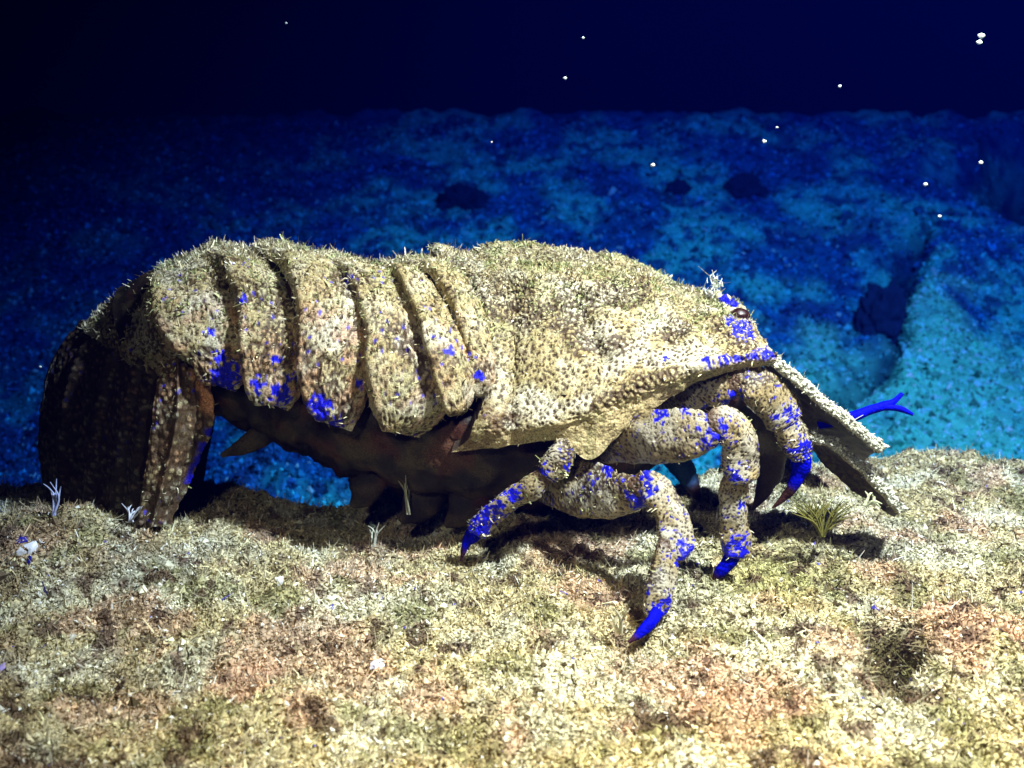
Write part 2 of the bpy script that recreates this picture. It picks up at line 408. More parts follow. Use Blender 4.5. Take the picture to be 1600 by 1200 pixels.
# tuft and warts above the eye
def lump(mb, c, r, col, n=18, seed=0.0, sq=(1, 1, 1), amp=0.25):
    th = np.linspace(0, np.pi, n)[:, None]; ph = np.linspace(0, 2*np.pi, 2*n, endpoint=False)[None]
    d = np.stack([np.sin(th)*np.cos(ph), np.sin(th)*np.sin(ph), np.cos(th)+0*ph], -1)
    k = 1+amp*fbm(d, 1.6 if n < 50 else 2.4, 4, off=seed)
    P = d*k[..., None]*r*np.asarray(sq)+np.asarray(c); mb.grid(P, col, wrap=True); return P
for a, b, r, cl in ((1130, 470, 9, BLU), (1143, 477, 8, BLU), (1158, 484, 8, PALE), (1120, 462, 9, PALE), (1108, 462, 8, GRY), (1138, 487, 9, PALE),
                    (1150, 508, 8, BLU), (1163, 518, 8, BLU), (1128, 478, 6, PALE), (1136, 466, 6, PALE), (1157, 522, 6, PALE), (1176, 532, 9, PALE), (1186, 543, 8, GRY), (1197, 552, 8, PALE)):
    c0 = pt(a, b, np.interp(b, [460, 480, 508, 530, 550], [1.3, 1.1, .62, .05, -.3])); lump(body, c0, r/100, cl, 14, a*.1, amp=0.45)
b0 = np.repeat(pt([1118], [454], 1.0), 60, 0)+rng.normal(size=(60, 3))*[0.05, 0.06, 0.05]
b0[:, 2] += np.abs(rng.normal(size=60))*0.09
blades(body, b0, np.tile([0.0, 0, 1.0], (60, 1)), np.tile([[0.7, 0.75, 0.6]], (60, 1)), 0.10, 0.018, 0.5)

# ---- abdomen plates: posterior and anterior edge curves from the midline to the lobe tip
def depth(q, y0=-0.45, full=0.72):
    k = np.clip(q/full, 0, 1); return YM - (YM-y0)*np.sqrt(1-(1-k)**2) + 0.15*ss(0.75, 1, q)
def plate(curves, y0=-0.45, na=120, nb=90, bulge=0.25, red=0.5, hair=2600, th=0.08, colmul=1.0, lin=False):
    q = (1-np.cos(np.linspace(0, np.pi/2, na)))**0.9
    cs = np.stack([catmull(c, na, q) for c in curves], 0)       # (k, na, 2)
    g = catmull(cs, nb) if len(curves) > 2 else cs[0][None]*(1-np.linspace(0, 1, nb)[:, None, None]) + cs[1][None]*np.linspace(0, 1, nb)[:, None, None]
    g = np.swapaxes(g, 0, 1)                                    # (na across, nb along)
    g[..., 1] += 11*ss(0.25, 0.0, q)[:, None]
    yy = depth(q, y0)[:, None]+0*g[..., 0]
    if lin: w_ = np.linspace(0, 1, nb)[None]; yy = yy*w_ + (YM-1.75*np.linspace(0, 1, na)[:, None])*(1-w_)
    P = pt(g[..., 0], g[..., 1], yy); N = gnorm(P)
    N = -N if N[na//2, nb//2, 1] > 0 else N
    vv = np.linspace(0, 1, nb)[None]; pr = bulge*(1.35*ss(-0.02, 0.10, vv)*(1-0.9*vv**2.0)) - 0.12*ss(0.90, 1, vv)
    tip = ss(0.0, 0.12, 1-q)[:, None]
    P = P + N*(pr*tip*(0.30+0.70*ss(0.0, 0.30, q))[:, None])[..., None]
    N = gnorm(P); N = -N if N[na//2, nb//2, 1] > 0 else N
    t = tubers(P, 13.5)
    P2 = P + N*((0.05*(1-(t/0.7)**2)).clip(-0.03, 1)+0.035*fbm(P, 3, 3, off=13))[..., None]
    rd = red*ss(0.25, 0.55, q)[:, None]+0*vv
    c = shell_col(P, rd, t)*colmul
    # rim of orange beads along the front edge of the flank
    c = mix(c, np.array([0.75, 0.38, 0.16]), 0.9*red*ss(0.86, 0.92, vv)*ss(0.35, 0.5, q)[:, None]*ss(0.98, 0.85, q)[:, None]*(fbm(P, 6, 2) > -0.05))
    Q = P2 - N*th
    body.grid(P2, c, flip=True); body.grid(mirror(P2), c)
    body.grid(Q, c*0.5, flip=False); body.grid(mirror(Q), c*0.5)
    for a, b, ca in ((P2[-1], Q[-1], c[-1]), (P2[:, 0], Q[:, 0], c[:, 0]), (P2[:, -1], Q[:, -1], c[:, -1])):
        body.grid(np.stack([a, b]), np.stack([ca, ca])); body.grid(mirror(np.stack([a, b])), np.stack([ca, ca]))
    if hair: hairs(body, P2, N, hair, 0.05, 0.02, hair_col, lambda p: 0.10+0.7*ss(600, 430, topx(p)[1])); hairs(body, P2[:30], N[:30], hair//3, 0.055, 0.022, hair_col, wild=1.3)
plate([[(588,415),(620,445),(652,505),(672,565),(688,610),(714,646)], [(616,404),(668,442),(710,503),(733,555),(742,600),(722,650)]], y0=-0.52, red=0.3, bulge=0.30)
plate([[(618,402),(668,425),(706,480),(728,545),(735,590),(745,616)], [(690,397),(728,430),(755,490),(768,550),(770,595),(756,624)]], y0=-0.45, red=0.3, bulge=0.12)
plate([[(492,392),(538,440),(568,508),(570,575),(585,635),(610,672)], [(572,404),(628,438),(680,510),(704,570),(706,630),(655,684)]], y0=-0.55, red=0.35, hair=4200)
plate([[(400,378),(447,425),(470,490),(466,560),(478,620),(515,660)], [(478,382),(528,420),(564,480),(576,545),(572,610),(550,674)]], y0=-0.5, red=0.6, hair=3600)
plate([[(318,380),(350,430),(376,490),(380,550),(390,595),(425,628)], [(402,386),(442,440),(464,500),(470,550),(466,600),(452,642)]], y0=-0.4, red=0.5, hair=3400)
plate([[(250,418),(240,450),(238,490),(262,535),(305,572),(338,600)], [(328,380),(350,430),(374,480),(386,530),(386,575),(368,612)]], y0=-0.3, red=0.5, hair=3000, bulge=0.15)
plate([[(128,503),(155,530),(190,555),(218,575),(238,590),(248,603)], [(190,452),(205,485),(225,520),(248,545),(270,562),(288,580)], [(272,400),(262,440),(254,490),(262,535),(284,565),(310,592)]],
      y0=-0.1, red=0.2, hair=1800, bulge=0.06, lin=True, colmul=0.75)  # colmul dims this segment as if shaded by the next plate
# ---- belly, underside and tail muscle as one tapering mass
def tube(mb, path, colf, nu=60, nv=28, amp=0.03, sc=8, ecc=0.75, cap=True, hair=0, hl=0.05, joints=(), tubsc=13, hard=0.035, keel=0.0, rings=0.0):
    """path: (px, py, y, r_px[, depth_factor])"""
    A = np.array([[*pt(p[0], p[1], p[2]), p[3]/100*(D+p[2])/D, (p[4] if len(p) > 4 else ecc)] for p in path])
    B = catmull(A, nu); c = B[:, :3]; r = np.maximum(B[:, 3], 0.004)*(0.88 if keel else 1)
    T = np.gradient(c, axis=0); T /= np.linalg.norm(T, axis=1)[:, None]
    up = np.cross(T, np.array([0, 1.0, 0])); up /= np.linalg.norm(up, axis=1)[:, None]+1e-9
    de = np.cross(T, up)
    th = np.linspace(0, 2*np.pi, nv, endpoint=False)[None, :, None]
    s = np.linspace(0, 1, nu)
    k = 1+rings*np.abs(np.sin(s*np.pi*11))
    for j in joints: k = k*(1-0.16*np.exp(-((s-j)/0.012)**2)+0.10*np.exp(-((s-j+0.04)/0.03)**2))
    P = c[:, None]+ (np.cos(th)*up[:, None] + np.sin(th)*de[:, None]*B[:, 4][:, None, None])*(r*k)[:, None, None]
    if keel:
        kk = 1+keel*(np.exp(-((th-0.0)/0.35)**2)+np.exp(-((th-2*np.pi)/0.35)**2)+0.8*np.exp(-((th-2.2)/0.4)**2)+0.8*np.exp(-((th-4.1)/0.4)**2))-keel*0.4
        P = c[:, None]+(P-c[:, None])*kk
    N = (P-c[:, None]); N /= np.linalg.norm(N, axis=-1)[..., None]+1e-9
    t = tubers(P, tubsc); fall = np.minimum(r/0.15, 1)[:, None]
    P2 = P+N*((hard*(1-(t/0.7)**2).clip(-.6, 1)+amp*fbm(P, sc*.4, 3))*fall)[..., None]
    colr = colf(P, t, s[:, None]+0*t)
    mb.grid(P2, colr, wrap=True)
    if cap:
        for e in (0, -1):
            body_c = P2[e].mean(0); F = np.stack([P2[e], P2[e]*0.5+body_c*0.5, P2[e]*0+body_c]); mb.grid(F, np.stack([colr[e]]*3), wrap=True)
    if hair: hairs(mb, P2, N, hair, hl, 0.016, hair_col)
    return P2
brn = lambda P, t, s: mix(mix(np.array([0.015, 0.009, 0.005]), np.array([0.07, 0.05, 0.02]), ss(-.2, .4, fbm(P, 2, 3))), np.array([0.09, 0.022, 0.01]), 0.6*ss(0.1, 0.5, fbm(P, 1.5, 2, off=9)))  # near-black browns carry the shade under the body
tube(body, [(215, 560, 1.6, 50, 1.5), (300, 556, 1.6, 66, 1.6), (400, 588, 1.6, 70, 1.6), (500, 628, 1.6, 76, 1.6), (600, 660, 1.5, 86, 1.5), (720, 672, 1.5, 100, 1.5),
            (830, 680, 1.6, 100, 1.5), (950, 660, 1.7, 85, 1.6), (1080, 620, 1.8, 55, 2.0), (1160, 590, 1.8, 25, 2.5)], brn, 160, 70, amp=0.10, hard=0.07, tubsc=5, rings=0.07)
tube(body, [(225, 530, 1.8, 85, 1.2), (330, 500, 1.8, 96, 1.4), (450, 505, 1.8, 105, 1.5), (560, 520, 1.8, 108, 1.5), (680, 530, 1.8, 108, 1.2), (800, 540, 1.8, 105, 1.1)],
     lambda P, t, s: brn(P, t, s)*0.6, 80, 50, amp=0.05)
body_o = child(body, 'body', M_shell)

# ---- swimmerets hanging from the belly
for pth in ([(440, 660, 1.2, 14), (410, 680, 1.0, 17), (378, 698, 0.9, 12), (345, 712, 0.8, 3)],
            [(560, 715, 1.0, 26), (575, 745, 0.8, 30), (565, 775, 0.7, 20), (548, 790, 0.7, 4)],
            [(660, 720, 0.9, 26), (668, 760, 0.8, 34), (650, 795, 0.7, 24), (625, 815, 0.7, 4)],
            [(730, 720, 0.9, 26), (738, 760, 0.7, 34), (720, 800, 0.6, 24), (695, 822, 0.6, 4)]):
    m = MB(); tube(m, pth, brn, 24, 16, ecc=0.35, hard=0.02); child(m, 'swimmeret', M_shell)

# ---- tail fan
def fan(curves, name, y, cm, red=0.1, ribs=(), blue_edge=False, na=90, nb=110, hair=900, mirrored=False, dx=0.0):
    cs = np.array([[pt(a, b, yy) for (a, b), yy in zip(c, yr)] for c, yr in zip(curves, y)])
    g = catmull(cs, nb); g = np.swapaxes(catmull(np.swapaxes(g, 0, 1), na), 0, 1)     # (nb, na)
    N = gnorm(g); N = -N if N[nb//2, na//2, 1] > 0 else N
    h = 0
    vv = np.linspace(0, 1, na)[None]; uu = np.linspace(0, 1, nb)[:, None]
    for (a, w, k) in ribs: h = h + k*np.exp(-((vv-a)/w)**2)
    t = worley(g, 9.5)
    P2 = g + N*(h + 0.03*(1-(t/.7)**2).clip(-.6, 1)+0.03*fbm(g, 3, 3))[..., None]
    c = mix(shell_col(g, red+0*t, t), BRN, 0.25+0*t)*cm
    if blue_edge: 
        c = mix(c, BLU, ss(0.86, 0.93, vv)*(fbm(g, 4, 2) > -0.25)*ss(0.68, 0.6, uu)*ss(0.1, 0.2, uu))
        c = mix(c, np.array([0.7, 0.32, 0.14]), 0.9*ss(0.55, 0.75, vv+0.2*fbm(g, 4, 2, off=2))*ss(0.55, 0.66, uu)*ss(0.92, 0.8, uu))
    m = MB()
    for Q, f in ((P2, True), (P2-N*0.09, False)): m.grid(Q, c, flip=f)
    for a, ca in ((0, c[0]), (-1, c[-1])): m.grid(np.stack([P2[a], (P2-N*0.09)[a]]), np.stack([ca]*2))
    for a in (0, -1): m.grid(np.stack([P2[:, a], (P2-N*0.09)[:, a]]), np.stack([c[:, a]]*2))
    if mirrored:
        for v_ in m.v: v_[:, 1] = 2*YM - v_[:, 1]; v_[:, 0] += dx
    elif hair: hairs(m, P2, N, hair, 0.05, 0.016, hair_col)
    return child(m, name, M_shell)
telc = [[(72,815),(105,818),(160,820),(214,818)], [(62,690),(105,690),(170,695),(226,700)], [(76,575),(128,575),(190,590),(238,620)], [(126,500),(165,518),(210,548),(246,585)]]
fan(telc, 'telson', [[YM, 1.35, 0.8, 0.25], [YM, 1.3, .75, .1], [YM, 1.25, .7, .05], [YM, 1.2, .6, .05]], 0.42, red=0.8, ribs=((0.3, 0.04, 0.10), (0.55, 0.04, 0.10), (0.8, 0.04, 0.12), (0.95, 0.04, 0.08)), hair=0)  # colour dimmed to carry the shade on this face
fan(telc, 'telson', [[YM, 1.35, 0.8, 0.25], [YM, 1.3, .75, .1], [YM, 1.25, .7, .05], [YM, 1.2, .6, .05]], 0.30, mirrored=True)
uroc = [[(212,820),(238,822),(264,815)], [(226,735),(266,735),(300,735)], [(236,655),(285,655),(328,670)], [(244,600),(285,595),(331,625)], [(252,572),(285,558),(316,585)]]
uy = [[-.1, .0, .25], [-.15, -.15, .2], [-.25, -.22, .2], [-.25, -.22, .15], [-.1, -.1, .15]]
fan(uroc, 'uropod', uy, 1.3, red=0.7, hair=200, ribs=((0.42, 0.04, 0.11), (0.95, 0.05, 0.08), (0.68, 0.03, 0.05), (0.0, 0.05, -0.05)), blue_edge=True)  # colour raised to read as the lit lobe
fan(uroc, 'uropod', uy, 1.15, red=0.5, ribs=((0.42, 0.05, 0.09),), mirrored=True, dx=-0.95)

# ---- eye
m = MB(); e = pt(1155, 494, 0.72)
lump(m, e, 0.165, np.array([0.022, 0.005, 0.004]), 24, 2.0, (1.05, 0.9, 0.8), 0.06)
eye = child(m, 'eye', M_eye); eye['label'] = 'dark red bead-like eye'
m = MB(); c0 = pt(1142, 490, 0.8); lump(m, c0, 0.13, PALE, 14, 5.0, (1.2, .9, .8)); child(m, 'eye_socket', M_shell)
for nm, mm, cc_ , rr in (('eye', M_eye, np.array([0.022, 0.005, 0.004]), 0.165),):
    m = MB(); f = e.copy(); f[1] = 2*YM-e[1]; lump(m, f, rr, cc_, 20, 2.0); child(m, nm, mm)

# ---- antenna plates: broad flat shovels with a white fringe
def ant(edge, low, name, ye, yl, n=70, k=26, fringe=900, label=None, mirrored=False):
    a = catmull(edge, n); b = catmull(low, n); w = np.linspace(0, 1, k)
    g = a[:, None]*(1-w[None, :, None]) + b[:, None]*w[None, :, None]
    yy = ye + (yl-ye)*w[None]+0*g[..., 0]
    P = pt(g[..., 0], g[..., 1], yy); N = gnorm(P); N = -N if N[n//2, k//2, 2] < 0 else N
    P = P + N*(0.03*fbm(P, 4, 3)+0.10*np.sin(np.pi*w)[None])[..., None]
    t = worley(P, 12)
    m = MB(); up = P+N*(0.06+0.03*(1-t))[..., None]; dn = P-N*0.05
    cu = shell_col(P, 0, t)*0.75; cd = mix(np.array([0.09, 0.075, 0.018]), np.array([0.045, 0.025, 0.012]), ss(.3, .6, t))  # underside (cd) darkened to carry its shade
    m.grid(up, cu); m.grid(dn, cd, flip=True)
    for A_, B_, c_ in ((up[0], dn[0], cd[0]), (up[-1], dn[-1], cd[-1]), (up[:, 0], dn[:, 0], np.tile(PALE, (n, 1))), (up[:, -1], dn[:, -1], cd[:, -1])):
        m.grid(np.stack([A_, B_]), np.stack([c_]*2))
    for v_ in (m.v if mirrored else []): v_[:, 1] = 2*YM - v_[:, 1]
    if not mirrored:
        i = rng.integers(0, n-1, fringe); f = rng.uniform(size=(fringe, 1)); bse = up[i, 0]*(1-f)+up[i+1, 0]*f
        bse = bse + N[i, 0]*rng.uniform(-0.10, 0.02, (fringe, 1)) + np.array([0, .02, 0])*rng.normal(size=(fringe, 1))
        blades(m, bse, np.tile([[0.3, -0.35, 0.6]], (fringe, 1)), np.tile([[0.62, 0.62, 0.48]], (fringe, 1))*rng.uniform(.6, 1.1, (fringe, 1)), 0.036, 0.02, 1.0)
        crumbs(m, bse+np.array([0, -0.03, 0.01]), np.tile([[0.68, 0.68, 0.54]], (fringe, 1))*rng.uniform(.7, 1.1, (fringe, 1)), 0.02)
    return child(m, name, M_shell)
E1 = [(1200, 562), (1235, 590), (1280, 628), (1330, 668), (1375, 706)]; L1 = [(1185, 585), (1215, 630), (1262, 682), (1310, 700), (1352, 716)]
E2 = [(1265, 684), (1300, 698), (1345, 735), (1380, 772), (1407, 802)]; L2 = [(1272, 700), (1295, 728), (1335, 762), (1372, 785), (1400, 805)]
E3 = [(1180, 580), (1215, 625), (1245, 660), (1270, 688)]; L3 = [(1170, 590), (1195, 640), (1225, 680), (1255, 700)]
ant(E1, L1, 'antenna', -0.55, 1.0, fringe=2600)
ant(E2, L2, 'antenna', -0.3, 0.5, fringe=900)
ant(E1, L1, 'antenna', -0.55, 1.4, mirrored=True)
# small sprigs caught on the antenna
# ---- antennule (blue, forked)
m = MB(); bl = lambda P, t, s: mix(BLU*0.9, np.array([0.001, 0.003, 0.55]), s)
tube(m, [(1280, 662, 0.4, 9), (1312, 656, 0.2, 9), (1335, 650, 0.1, 9), (1358, 641, 0.1, 7), (1382, 634, 0.1, 7), (1396, 628, 0.1, 5), (1410, 615, 0.1, 3)], bl, 50, 12, ecc=1, hard=0.0, amp=0.02)
tube(m, [(1375, 636, 0.1, 6), (1395, 637, 0.05, 5), (1410, 640, 0.05, 5), (1427, 648, 0.0, 2.5)], bl, 24, 10, ecc=1, hard=0, amp=0.01)
tube(m, [(1312, 656, 0.2, 5), (1307, 642, 0.2, 4), (1305, 632, 0.2, 1.5)], bl, 14, 8, ecc=1, hard=0, amp=0.01)
a = child(m, 'antennule', M_blue); a['label'] = 'bright blue forked antennule'

# ---- walking legs
def legcol(spots=(), red=0.0, dim=1.0):
    def f(P, t, s):
        u, v = topx(P); c = mix(np.array([0.29, 0.23, 0.115]), np.array([0.40, 0.37, 0.28]), ss(-.3, .4, fbm(P, 2, 2)))
        c = mix(c, np.array([0.45, 0.34, 0.15]), 0.5*ss(0, .5, fbm(P, 1.7, 2, off=8)))
        c = mix(c, np.array([0.04, 0.023, 0.01]), 0.95*ss(0.26, 0.36, t))
        nz = fbm(P, 12, 3, off=7)*1.0+(t-0.35)*1.3
        m = 0
        for a, b, r in spots: m = np.maximum(m, 1-np.hypot(u-a, v-b)/(r*0.85)*0.7+nz*0.9)
        jn = np.clip(ss(0.16, 0.07, s+0.03*perlin(P*6))+ss(0.955, 0.985, s), 0, 1); c = mix(c, np.array([0.07, 0.035, 0.02]), 0.85*jn)
        m = np.maximum(m, 0.75*np.exp(-((s-0.92)/0.035)**2)+nz*0.5)*(1-jn)
        return mix(c, BLU*(0.55+0.5*ss(-.4, .4, perlin(P*8)))[..., None], ss(0.2, 0.42, m))*dim
    return f
def leg(segs, claw, spots, hair=250, clawcol=None):
    m = MB()
    for sg in segs:                            # each segment flares towards its far end and is cut off there
        tube(m, sg, legcol(spots), 150, 90, hair=hair, hl=0.04, tubsc=21, hard=0.022, amp=0.035, keel=0.24)
    l = child(m, 'walking_leg', M_leg)
    m = MB(); tube(m, claw, clawcol or (lambda P, t, s: mix(BLU*(0.75+0.4*perlin(P*9))[..., None], np.array([0.06, 0.02, 0.04]), ss(0.68, 0.88, s))), 40, 20, hard=0.008, amp=0.03)
    child(m, 'claw', M_blue, l)
    return l
# rear leg, swung back
leg([[(930, 702, 0.3, 14), (908, 684, -0.25, 20), (885, 684, -0.6, 19), (876, 690, -0.65, 10)],
     [(884, 680, -0.6, 12), (879, 703, -0.7, 20), (864, 728, -0.75, 24, 0.6), (850, 745, -0.75, 15)],
     [(858, 736, -0.75, 11), (832, 757, -0.7, 19, 0.6), (797, 780, -0.6, 17), (767, 804, -0.5, 19, 0.6), (744, 828, -0.45, 17), (738, 836, -0.45, 8)]],
    [(752, 818, -0.48, 13), (738, 836, -0.42, 12), (728, 850, -0.4, 7), (720, 876, -0.35, 1.5)],
    [(775, 800, 26), (757, 815, 24), (803, 772, 16), (745, 828, 22), (848, 738, 13), (858, 690, 10)])
# middle leg with the big oval upper segment
leg([[(835, 765, 0.2, 16, .5), (868, 762, -0.1, 38, .5), (915, 768, -0.45, 47, .45), (960, 775, -0.8, 40, .5), (1000, 768, -1.05, 26), (1012, 762, -1.1, 12)],
     [(985, 762, -1.05, 14), (1015, 762, -1.2, 25, .6), (1040, 792, -1.35, 24, .6), (1052, 830, -1.5, 27, .55), (1058, 862, -1.6, 26, .5), (1064, 878, -1.62, 9)],
     [(1042, 845, -1.58, 14), (1036, 882, -1.7, 23, .6), (1028, 922, -1.8, 23, .55), (1022, 955, -1.85, 18), (1022, 970, -1.9, 8)]],
    [(1028, 955, -1.95, 11), (1016, 974, -2.1, 10), (1000, 990, -2.2, 7), (982, 1004, -2.25, 2)],
    [(1000, 778, 20), (1015, 765, 16), (1068, 865, 18), (1066, 850, 12), (1030, 955, 16), (1040, 940, 10), (950, 735, 10), (1010, 745, 10)])
# front leg carrying the broad plate below the carapace margin
leg([[(922, 716, 0.1, 5, .5), (958, 702, -0.3, 26, .5), (1010, 688, -0.8, 42, .45), (1060, 684, -1.1, 44, .45), (1102, 676, -1.25, 34, .5), (1124, 668, -1.3, 16)],
     [(1106, 664, -1.3, 16), (1134, 664, -1.3, 29, .6), (1153, 690, -1.25, 29, .6), (1153, 722, -1.15, 31, .6), (1156, 748, -1.1, 28), (1158, 758, -1.1, 12)],
     [(1147, 730, -1.1, 15), (1144, 765, -1.05, 24, .6), (1143, 805, -0.95, 22, .6), (1147, 842, -0.9, 25, .6), (1150, 866, -0.9, 20), (1150, 873, -0.9, 8)]],
    [(1146, 862, -0.9, 12), (1138, 878, -0.9, 11), (1126, 893, -0.9, 9), (1113, 909, -0.85, 2)],
    [(1115, 678, 26), (1125, 665, 16), (1148, 740, 15), (1120, 738, 13), (1158, 790, 9), (1150, 855, 26), (1160, 862, 15), (1140, 870, 12), (1030, 650, 12), (1070, 645, 10)])
# foremost leg arching over, behind the previous one
leg([[(985, 655, 0.6, 8, .5), (1040, 632, 0.1, 27, .5), (1090, 615, -0.3, 30, .5), (1135, 606, -0.55, 28, .5), (1156, 610, -0.6, 13)],
     [(1138, 600, -0.6, 14), (1172, 602, -0.6, 30, .6), (1204, 626, -0.5, 32, .6), (1224, 655, -0.4, 31, .6), (1232, 668, -0.38, 14)],
     [(1216, 645, -0.4, 14), (1233, 675, -0.35, 26, .6), (1246, 700, -0.3, 24, .6), (1252, 716, -0.25, 16), (1253, 722, -0.25, 8)]],
    [(1248, 700, -0.25, 18), (1251, 730, -0.2, 15), (1240, 758, -0.15, 9), (1226, 776, -0.1, 6), (1207, 794, -0.1, 1.5)],
    [(1140, 628, 20), (1150, 620, 15), (1105, 642, 12), (1240, 650, 13), (1250, 700, 18), (1215, 650, 8), (1070, 640, 10), (1230, 640, 9)],
    clawcol=lambda P, t, s: mix(BLU*0.8, np.array([0.04, 0.015, 0.01]), ss(0.45, 0.6, s)))
dark = lambda P, t, s: mix(np.array([0.16, 0.14, 0.05]), np.array([0.07, 0.03, 0.02]), s)  # far legs: shade put into a darker leg colour
def farleg(path, c=dark):
    m = MB(); tube(m, path, c, 60, 20, hard=0.02); child(m, 'walking_leg', M_leg)
farleg([(1120, 640, 1.6, 24), (1170, 660, 1.5, 26), (1200, 700, 1.4, 26), (1203, 735, 1.3, 20), (1192, 768, 1.3, 11), (1176, 797, 1.3, 1.5)])
farleg([(1000, 690, 2.3, 24), (1045, 700, 2.2, 22), (1068, 735, 2.1, 17), (1085, 765, 2.1, 9), (1096, 793, 2.1, 1.5)],
       lambda P, t, s: mix(np.array([0.05, 0.15, 0.35]), np.array([0.08, 0.03, 0.02]), ss(0.6, 0.75, s)))
farleg([(900, 720, 2.6, 26), (880, 760, 2.8, 24), (900, 800, 2.9, 16), (905, 850, 2.9, 3)])
farleg([(760, 740, 2.4, 26), (720, 770, 2.7, 22), (690, 800, 2.8, 14), (675, 840, 2.8, 3)])

# ================================================================== SMALL THINGS
def sprig(root, name, label, cat, px, py, y, h, col, nb=6, spread=0.5, r=2.2, fork=True, group=None, m_=M_turf, tilt=0.0):
    m = MB(); rr = np.random.default_rng(root)
    for k in range(nb):
        a = tilt + rr.uniform(-1, 1)*spread; L = h*rr.uniform(.6, 1.0)
        x1, y1 = px+math.sin(a)*L*.5+rr.normal()*3, py-math.cos(a)*L*.5
        x2, y2 = px+math.sin(a*1.4)*L, py-math.cos(a*1.2)*L
        dy = rr.uniform(-1, 1)*0.25
        tube(m, [(px+rr.normal()*2, py+4, y, r), (x1, y1, y+dy*.5, r*.9), (x2, y2, y+dy, r*.35)], lambda P, t, s: np.asarray(col)*np.ones(P.shape)*rr.uniform(.7, 1.2), 14, 6, ecc=.8, hard=0.0, amp=0.01)
        if fork:
            x3, y3 = x1+rr.uniform(-1, 1)*L*.35, y1-L*.35
            tube(m, [(x1, y1, y+dy*.5, r*.8), ((x1+x3)/2, (y1+y3)/2-2, y+dy*.5, r*.7), (x3, y3, y+dy, r*.3)], lambda P, t, s: np.asarray(col)*np.ones(P.shape), 10, 6, ecc=.8, hard=0, amp=0.01)
    o = m.build(name, m_); tag(o, label, cat, group); return o
sprig(1, 'seaweed', 'olive green branching seaweed tuft below the antenna plates', 'seaweed', 1285, 835, -0.3, 68, (0.15, 0.14, 0.03), 26, 0.9, 1.5)
sprig(2, 'seaweed', 'thin pale seaweed strand upright in the dark shade under the belly', 'seaweed', 637, 800, 0.4, 80, (0.4, 0.4, 0.28), 3, 0.08, 1.6)
sprig(3, 'seaweed', 'blue white seaweed spike at the left foot of the tail', 'seaweed', 84, 802, -0.2, 55, (0.5, 0.55, 0.8), 3, 0.12, 1.7)
sprig(4, 'seaweed', 'pale short seaweed sprig in front of the tail fan base', 'seaweed', 205, 812, -0.5, 30, (0.65, 0.68, 0.75), 5, 0.6, 1.5)
sprig(5, 'seaweed', 'pale forked sprig hanging before the lower antenna plate', 'seaweed', 1352, 786, -0.45, 30, (0.55, 0.58, 0.35), 3, 0.9, 2.4, tilt=0.8)
sprig(6, 'seaweed', 'pale curly seaweed strand on turf left of the middle leg claw', 'seaweed', 968, 985, -2.2, 40, (0.66, 0.62, 0.42), 4, 0.5, 3)
sprig(7, 'seaweed', 'small pale seaweed sprig on the shaded ground left of the rear leg', 'seaweed', 585, 850, 0.3, 35, (0.6, 0.62, 0.5), 3, 0.6, 1.4)
# white and blue shell fragments
def shard(px, py, y, r, col, label, seed):
    m = MB(); c = pt(px, py, y); n = 12
    u_, v_ = np.meshgrid(np.linspace(-1, 1, n), np.linspace(-1, 1, n), indexing='ij')
    a = seed*1.3; q = np.stack([u_*r, v_*r*.7*(1-.3*u_), 0.35*r*(1-u_**2-v_**2*.6)], -1)
    ca, sa = math.cos(a), math.sin(a); Rm = np.array([[ca, 0, sa], [0, 1, 0], [-sa, 0, ca]]) @ np.array([[1, 0, 0], [0, .6, -.8], [0, .8, .6]])
    P = q@Rm.T + c + 0.02*rng.normal(size=(1, 1, 3)); P = P+0.02*fbm(P, 12, 2)[..., None]
    m.shell(P, np.broadcast_to(col, P.shape), 0.02); o = m.build('shell_fragment', M_speck)
    tag(o, label, 'shell', 'shell fragments lying on the turf'); return o
W_ = (0.85, 0.85, 0.85); B_ = (0.02, 0.02, 0.35)
for i, (a, b, y, r, c, l) in enumerate([
    (34, 842, -1.0, .09, B_, 'dark blue shell fragment, upper left one of the cluster at the far left'),
    (52, 860, -1.0, .10, W_, 'white shell fragment in the middle of the cluster at the far left'),
    (30, 866, -1.05, .08, W_, 'white shell fragment, lower left one of the cluster at the far left'),
    (66, 846, -1.0, .07, W_, 'small white shell fragment on the right of the cluster at the far left'),
    (48, 878, -1.1, .07, B_, 'small dark blue shell fragment, lowest of the cluster at the far left'),
    (590, 1038, -2.6, .09, (0.75, 0.75, 0.9), 'bluish white shell fragment on the dark patch below the belly'),
    (434, 912, -1.6, .07, W_, 'bright white shell fragment below the tail segments'),
    (655, 805, 0.2, .06, W_, 'white shell fragment in the shade under the belly'),
    (583, 818, 0.1, .07, (0.6, 0.8, 0.75), 'pale green shell fragment in the shade left of the rear leg'),
    (2, 1050, -2.8, .08, (0.5, 0.4, 0.8), 'violet shell fragment cut by the left edge of the frame')]):
    p = pt(a, b, y); gzz = float(ground_full(np.array([p[0]]), np.array([p[1]]))[0])
    # rest it on the ledge along the same line of sight
    yy = np.linspace(-5, 3, 400); q = pt(a, b, yy); gz = ground_full(q[:, 0], q[:, 1])+0.07
    k = np.argmax(q[:, 2] < gz) if (q[:, 2] < gz).any() else 0
    k = len(yy)-1-np.argmax((q[:, 2] > gz)[::-1]) if (q[:, 2] > gz).any() else k
    ab = np.where((q[:-1, 2] > gz[:-1]) & (q[1:, 2] <= gz[1:]))[0]
    y2 = yy[ab[0]] if len(ab) else y
    shard(a, b, y2, r, c, l, i)
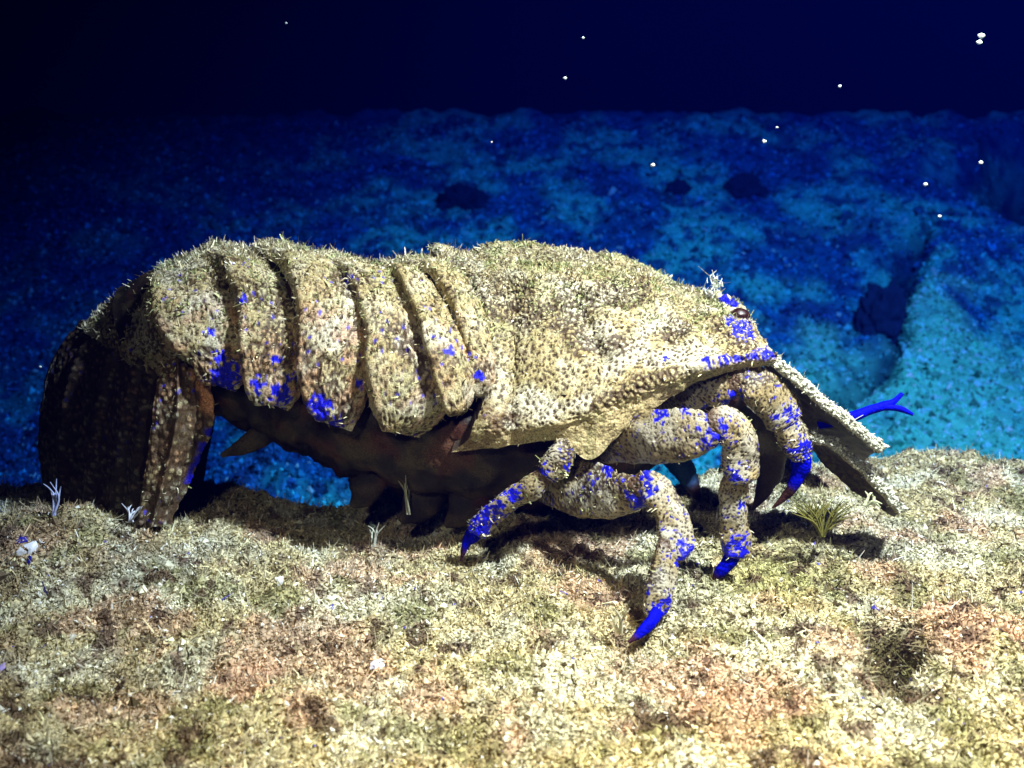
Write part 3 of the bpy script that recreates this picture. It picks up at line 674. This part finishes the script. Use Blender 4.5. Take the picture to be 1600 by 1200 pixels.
# dark lumps standing in for shaded hollows of the slope
def on_slope(px, py):
    yy = np.linspace(6, 34, 900); q = pt(px, py, yy); z = slope_z(q[:, 0], q[:, 1])
    k = np.where(q[:, 2] < z)[0]; return q[k[0]] if len(k) else q[-1]
for a, b, r, l in ((722, 322, 1.0, 'broad dark lump in place of a hollow on the blue slope above the first tail segments'),
                   (1163, 300, .85, 'dark round lump in place of a hollow on the blue slope right of the lobster back'),
                   (1060, 298, .5, 'small dark lump in place of a hollow on the blue slope above the carapace'),
                   (1385, 505, .95, 'tall dark lump in place of a hollow on the slope above the blue antennule')):
    m = MB(); c = on_slope(a, b); P = lump(m, c, r, np.array([0.01, 0.03, 0.08]), 60, a*.37, (1, .7, .8 if a < 1300 else 1.3), 0.4)
    o = m.build('hollow_lump', M_slope); tag(o, l, 'hollow_lump', 'dark lumps in place of hollows on the slope')
# drifting particles
for i, (a, b, y, r, l) in enumerate([(1533, 56, 2, .05, 'bright double speck drifting high at the upper right, upper half'), (1530, 66, 2, .045, 'bright speck just under another one at the upper right'),
    (911, 59, 3, .022, 'tiny white speck in the dark water at top centre'), (883, 122, 3, .03, 'small teal speck in the dark water left of centre top'),
    (1194, 221, 2, .035, 'bright white speck over the slope right of centre'), (1214, 199, 2, .02, 'faint small speck just above the bright one over the slope'),
    (1020, 258, 2, .035, 'white speck over the slope above the carapace'), (1532, 254, 2, .035, 'greenish speck in the dark hollow at the right'),
    (1446, 288, 2, .035, 'white speck at the left rim of the dark hollow'), (1468, 338, 3, .03, 'pale teal speck below the dark hollow'),
    (1312, 135, 3, .03, 'faint teal speck in the dark water above the slope edge'), (63, 573, 1, .022, 'tiny speck left of the curled tail'),
    (768, 222, 3, .018, 'tiny speck over the slope above the tail segments'), (447, 36, 3, .018, 'faint speck in the dark water at the upper left')]):
    m = MB(); lump(m, pt(a, b, y), r, np.array([0.85, 0.9, 0.8]), 8, i*1.7, (1.1, .8, .8), 0.5)
    o = m.build('drifting_particle', M_speck); tag(o, l, 'particle', 'specks drifting in the water')

# ================================================================== the water itself: one even volume
me = bpy.data.meshes.new('haze'); x0, x1, y0, y1, z0, z1 = -60, 60, -22, 60, -75, 30
z0 = float(slope_z(np.array([0.]), np.array([4.]))[0])-40
vs = [(x, y, z) for x in (x0, x1) for y in (y0, y1) for z in (z0, z1)]
me.from_pydata(vs, [], [(0, 1, 3, 2), (4, 6, 7, 5), (0, 4, 5, 1), (2, 3, 7, 6), (0, 2, 6, 4), (1, 5, 7, 3)])
hz = bpy.data.objects.new('haze', me); S.collection.objects.link(hz)
tag(hz, 'clear deep blue night water fading the slope behind', 'water', kind='stuff')
hm = bpy.data.materials.new('water_volume'); hm.use_nodes = True; nt = hm.node_tree
for n_ in list(nt.nodes):
    if n_.type != 'OUTPUT_MATERIAL': nt.nodes.remove(n_)
pv = nt.nodes.new('ShaderNodeVolumePrincipled'); pv.inputs['Density'].default_value = 0.11
pv.inputs['Color'].default_value = (0.0, 0.0003, 0.010, 1)
pv.inputs['Absorption Color'].default_value = (0.12, 0.30, 0.74, 1)
nt.links.new(pv.outputs['Volume'], nt.nodes['Material Output'].inputs['Volume'])
me.materials.append(hm)
